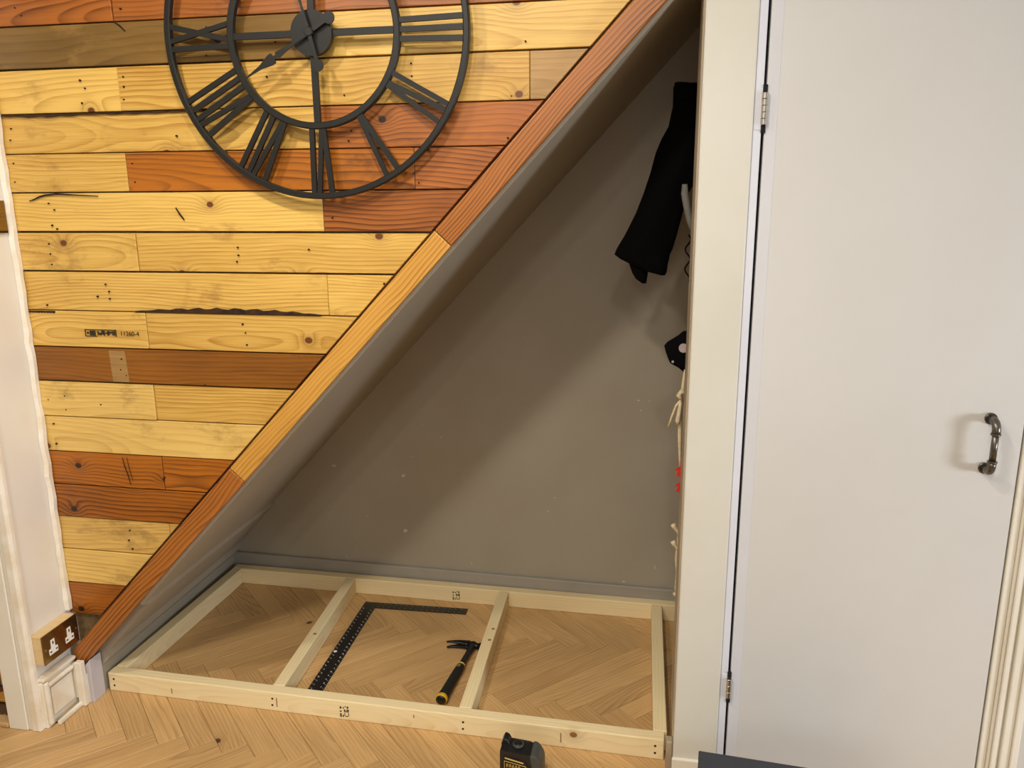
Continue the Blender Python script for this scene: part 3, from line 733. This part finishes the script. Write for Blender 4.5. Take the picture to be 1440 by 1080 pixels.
finish(bm, 'label_print', M['gold'], None, tp)

# ------------------------------------------------------------------ dark box in the foreground
bx_ = empty('storage_box', (.35, 1.58, 0)); tag(bx_, 'dark slate flat topped box in front of the door', 'box')
cA = onz(982.5, 1055, .20); cB = onz(1141, 1080, .20)
dx = (cB-cA).normalized(); dy = Vector((dx.y, -dx.x, 0))
m = Matrix.Identity(4); o = cA + dx*.22 + dy*.16
for i in range(3): m[i][0] = dx[i]; m[i][1] = -dy[i]; m[i][3] = o[i]
m[2][3] = 0
def lbox(name, x0, x1, y0, y1, z0, z1, mat, par, bev):
    bm = bmesh.new(); bm_box(bm, x0, x1, y0, y1, z0, z1); bevel(bm, bev, 2); return finish(bm, name, mat, m.copy(), par)
lbox('box_body', -.212, .212, -.152, .152, .0005, .168, M['slate'], bx_, .006)
lbox('box_lid', -.22, .22, -.16, .16, .1685, .20, M['slate'], bx_, .0025)
lbox('box_handle', -.232, -.2125, -.05, .05, .11, .13, M['slate'], bx_, .004)

# ------------------------------------------------------------------ clothes and bits hanging behind the post
def loft(name, rows, Y, depth, mat, parent=None, seg=18, fold=.0, seed=1):
    """rows of (py, px_left, px_right[, depth factor]) measured at depth Y -> closed stuffed shape"""
    rnd = random.Random(seed); ph = [rnd.uniform(0, 6.28) for _ in range(4)]
    bm = bmesh.new(); rings = []
    for i, r in enumerate(rows):
        a = ony(r[1], r[0], Y); b = ony(r[2], r[0], Y); c = (a+b)/2; h = (b-a).length/2
        df = r[3] if len(r) > 3 else 1.
        ring = []
        for k in range(seg):
            t = 2*PI*k/seg
            f = 1 + fold*math.sin(5*t+ph[0]+i*.25) + fold*.6*math.sin(9*t+ph[1]-i*.4)
            ring.append(bm.verts.new((c.x+h*math.cos(t), Y+depth*df*math.sin(t)*f, a.z+(b.z-a.z)*(.5+.5*math.cos(t)))))
        rings.append(ring)
    for i in range(len(rings)-1):
        for k in range(seg): bm.faces.new((rings[i][k], rings[i][(k+1) % seg], rings[i+1][(k+1) % seg], rings[i+1][k]))
    bm.faces.new(rings[0]); bm.faces.new(rings[-1][::-1])
    return finish(bm, name, mat, None, parent, True)
jk = empty('black_jacket', (.06, 2.36, 1.15)); tag(jk, 'black jacket hanging in the recess behind the post', 'jacket')
loft('jacket_body', [(117,950,1010,.3),(123,947,1020,.6),(150,946,1022),(178,940,1016),(196,930,1004),(215,922,994),(245,914,984),(272,905,968),(300,894,960),(330,879,952),(350,867,946),(358,864,942),(364,872,941),(372,888,939),(381,908,938),(386,928,936,.6)], 2.36, .05, M['cloth'], jk, 24, .10, 3)
loft('cuff', [(355,880,915),(372,885,912),(384,889,911),(392,894,910),(398,902,909,.5)], 2.365, .022, M['cloth'], jk, 14, .08, 5)
loft('collar', [(116,949,968,.4),(121,948,990),(128,950,995),(140,952,1000)], 2.345, .035, M['cloth'], jk, 14, .1, 6)
q = ony(1000, 122, 2.36); tube('hanging_loop', [(.125, 2.128, q.z+.02), (.125, 2.20, q.z+.03), (.12, 2.30, q.z+.02), (q.x, 2.345, q.z-.01)], .004, M['cloth'], jk, 8)
gs = tube('grey_strap', [ony(963, 259, 2.20), ony(963, 272, 2.20), ony(966, 290, 2.20), ony(970, 310, 2.20), ony(978, 335, 2.22)], [.007, .010, .010, .009, .008], M['greystrap'], None, 10)
tag(gs, 'light grey strap beside the black jacket', 'strap')
pts = []
for k in range(26):
    t = k/25
    pts.append(ony(968+3.5*math.sin(t*15)-2*t, 330+t*66, 2.18+.004*math.cos(t*13)))
tag(tube('looped_lanyard', pts, .0022, M['cloth'], None, 6), 'thin black looped lanyard hanging below the jacket', 'lanyard')
# black buckled pouch
bp = empty('black_pouch', (.07, 2.2, 1.09)); tag(bp, 'small black pouch with a pale tag hanging behind the post', 'pouch')
loft('pouch_body', [(466,960,985,.5),(472,953,985),(481,938,985),(486,934,985),(494,936,985),(503,939,985),(510,942,984),(516,953,984),(523,961,984,.6)], 2.20, .03, M['cloth'], bp, 18, .05, 8)
q = ony(958, 490, 2.164); disc('pale_tag', (q.x+.006, 2.172, q.z), .0125, -.004, (0, 1, 0), M['pink'], bp, 14)
q = ony(946, 509, 2.17); disc('rivet', (q.x, 2.178, q.z), .0035, -.006, (0, 1, 0), M['steel'], bp, 10)
# cream tassel cord
cc = empty('cream_tassel', (.07, 2.15, .8)); tag(cc, 'cream knotted cord with a dangling bow below the black pouch', 'cord')
def pxs(lst, Y): return [ony(a, b, Y) for a, b in lst]
tube('cord', pxs([(964,520),(961,540),(959,560),(957,580),(956,610),(956,640),(957,665)], 2.165), [.004,.005,.006,.005,.006,.004,.003], M['cord'], cc, 8)
tube('bow_end', pxs([(958,563),(951,570),(945,585),(940,600)], 2.155), [.004,.0035,.003,.0035], M['cord'], cc, 8)
tube('bow_loop', pxs([(959,562),(954,556),(958,551),(963,553)], 2.155), [.005,.007,.007,.005], M['cord'], cc, 8)
tube('bow_drop', pxs([(957,566),(955,580),(953,592),(953,597)], 2.15), [.004,.006,.007,.004], M['cord'], cc, 8)
# red tassels
rt = empty('red_ribbon', (.07, 2.15, .72)); tag(rt, 'bright red ribbon ends peeking out behind the post', 'ribbon')
for (py) in (664, 686):
    bm = bmesh.new(); P = pxs([(957,py-7),(949,py-3),(955,py),(950,py+5),(957,py+7)], 2.15)
    A = [bm.verts.new(p) for p in P]; B = [bm.verts.new(p+Vector((0,.008,0))) for p in P]
    bm.faces.new(A); bm.faces.new(B[::-1])
    for i in range(5): bm.faces.new((A[i], A[(i+1)%5], B[(i+1)%5], B[i]))
    finish(bm, 'ribbon_end', M['red_fabric'], None, rt)
tube('ribbon_stem', pxs([(959,650),(958,672),(958,695)], 2.152), .004, M['red_fabric'], rt, 6)
# pale lace with two curled ends
pc = empty('pale_lace', (.07, 2.15, .5)); tag(pc, 'pale curled laces hanging low behind the post', 'lace')
for (py) in (737, 761):
    tube('lace_curl', pxs([(946,py),(948,py+4),(951,py+8),(954,py+12),(956,py+20)], 2.15), [.007,.007,.005,.005,.004], M['cord'], pc, 8)
tube('lace_string', pxs([(956,735),(953,765),(951,785),(952,805),(950,828),(953,835)], 2.155), [.003,.0035,.0045,.003,.004,.003], M['cord'], pc, 8)
tube('lace_end', pxs([(948,833),(950,836),(953,838)], 2.15), [.006,.007,.005], M['cord'], pc, 8)

# ------------------------------------------------------------------ wall clock
YC = 1.916                                         # front of the clock
cc0 = ony(437.5, 46, YC); RO, RI = .381, .2165
ck = empty('skeleton_wall_clock', (cc0.x, YC+.039, cc0.z))
tag(ck, 'large black iron skeleton clock with roman numerals on the planks', 'clock')
def cp(a, r, y=0.):
    """a in degrees clockwise from 12"""
    t = math.radians(a); return Vector((cc0.x+r*math.sin(t), YC+y, cc0.z+r*math.cos(t)))
def ringbar(name, r0, r1, y0, y1, seg=96):
    bm = bmesh.new(); L = []
    ch = .0025
    prof = [(r0+ch, y0), (r1-ch, y0), (r1, y0+ch), (r1, y1), (r0, y1), (r0, y0+ch)]
    for k in range(seg):
        L.append([bm.verts.new(cp(360*k/seg, r, y)) for r, y in prof])
    n = len(prof)
    for k in range(seg):
        for j in range(n): bm.faces.new((L[k][j], L[k][(j+1) % n], L[(k+1) % seg][(j+1) % n], L[(k+1) % seg][j]))
    return finish(bm, name, M['iron'], None, ck)
ringbar('outer_ring', RO-.0150, RO, 0, .016)
ringbar('inner_ring', RI-.0160, RI, 0, .016)
def strip(bm, p, q, w, y0, y1):
    """flat bar between two (angle, radius) points"""
    a, b = cp(*p), cp(*q); d = (b-a).normalized(); n = Vector((-d.z, 0, d.x))*w/2
    vs = []
    for y in (y0, y1):
        for v in (a-n, b-n, b+n, a+n): vs.append(bm.verts.new((v.x, YC+y, v.z)))
    for f in ((0,1,2,3),(7,6,5,4),(0,4,5,1),(1,5,6,2),(2,6,7,3),(3,7,4,0)): bm.faces.new([vs[i] for i in f])
def polar(h, u, r):   # point at lateral offset u (to the clockwise side) and radius r, for the numeral at angle h
    return (h + math.degrees(math.atan2(u, r)), math.hypot(u, r))
NUM = {1:'I',2:'II',3:'III',4:'IV',5:'V',6:'VI',7:'VII',8:'VIII',9:'IX',10:'X',11:'XI',12:'XII'}
adv = {'I': .0235, 'V': .036, 'X': .046}
r_in, r_out = RI-.004, RO-.010
for h, s in NUM.items():
    wid = sum(adv[c] for c in s); u = -wid/2
    bm = bmesh.new()
    for ch in s:
        w = adv[ch]; m0 = u+w/2
        if ch == 'I': strip(bm, polar(h*30, m0*.86, r_in), polar(h*30, m0*1.02, r_out), .0125, .003, .011)
        elif ch == 'V':
            strip(bm, polar(h*30, m0-.002, r_in), polar(h*30, m0-.0165, r_out), .0128, .0032, .0112)
            strip(bm, polar(h*30, m0+.002, r_in), polar(h*30, m0+.0165, r_out), .0115, .0028, .0108)
        else:
            strip(bm, polar(h*30, m0-.018, r_in), polar(h*30, m0+.018, r_out), .0128, .0032, .0112)
            strip(bm, polar(h*30, m0+.018, r_in), polar(h*30, m0-.018, r_out), .0115, .0028, .0108)
        u += w
    finish(bm, 'numeral', M['iron'], None, ck)
for a in (0, 90, 180, 270):
    bm = bmesh.new(); strip(bm, (a, .045), (a, RI-.008), .0155, .004, .012); finish(bm, 'spoke', M['iron'], None, ck)
hub = disc('hub', cp(0, 0, .014), .0515, -.016, (0, 1, 0), M['iron'], ck, 40, .002)
for a in (45, 135, 225, 315): disc('wall_peg', cp(a, RO-.007, .0155), .005, YP-.003-YC-.0155, (0, 1, 0), M['iron'], ck, 10)
def hand(name, ang, prof, y, tail):
    """prof: list of (distance, half width); outline mirrored"""
    t = math.radians(ang); d = Vector((math.sin(t), 0, math.cos(t))); n = Vector((d.z, 0, -d.x))
    o = Vector((cc0.x, YC+y, cc0.z)); bm = bmesh.new()
    for i in range(len(prof)-1):
        (s0, w0), (s1, w1) = prof[i], prof[i+1]
        if abs(s1-s0) < 1e-6: continue
        q = [o+d*s0-n*w0, o+d*s1-n*w1, o+d*s1+n*w1, o+d*s0+n*w0]
        A = [bm.verts.new(p) for p in q]; B = [bm.verts.new(p+Vector((0, .0022, 0))) for p in q]
        bm.faces.new(A); bm.faces.new(B[::-1])
        for k in range(4): bm.faces.new((A[k], A[(k+1) % 4], B[(k+1) % 4], B[k]))
    e = o - d*tail
    bm_disc(bm, e+Vector((0, -.0004, 0)), .0140, .0030, (0, 1, 0), 20)
    return finish(bm, name, M['iron'], None, ck)
hand('hour_hand', 240, [(-.072, .004), (0, .005), (.045, .0025), (.060, .0040), (.098, .0085), (.100, .0035), (.107, .0035), (.108, .0125), (.118, .0130), (.150, .0045), (.196, .0008)], -.012, .058)
hand('minute_hand', 346, [(-.085, .004), (0, .005), (.06, .0025), (.085, .0040), (.125, .0085), (.128, .0035), (.136, .0035), (.137, .0125), (.150, .0130), (.195, .0045), (.275, .0008)], -.0165, .077)
disc('centre_cap', cp(0, 0, -.001), .011, -.018, (0, 1, 0), M['iron'], ck, 18, .002)
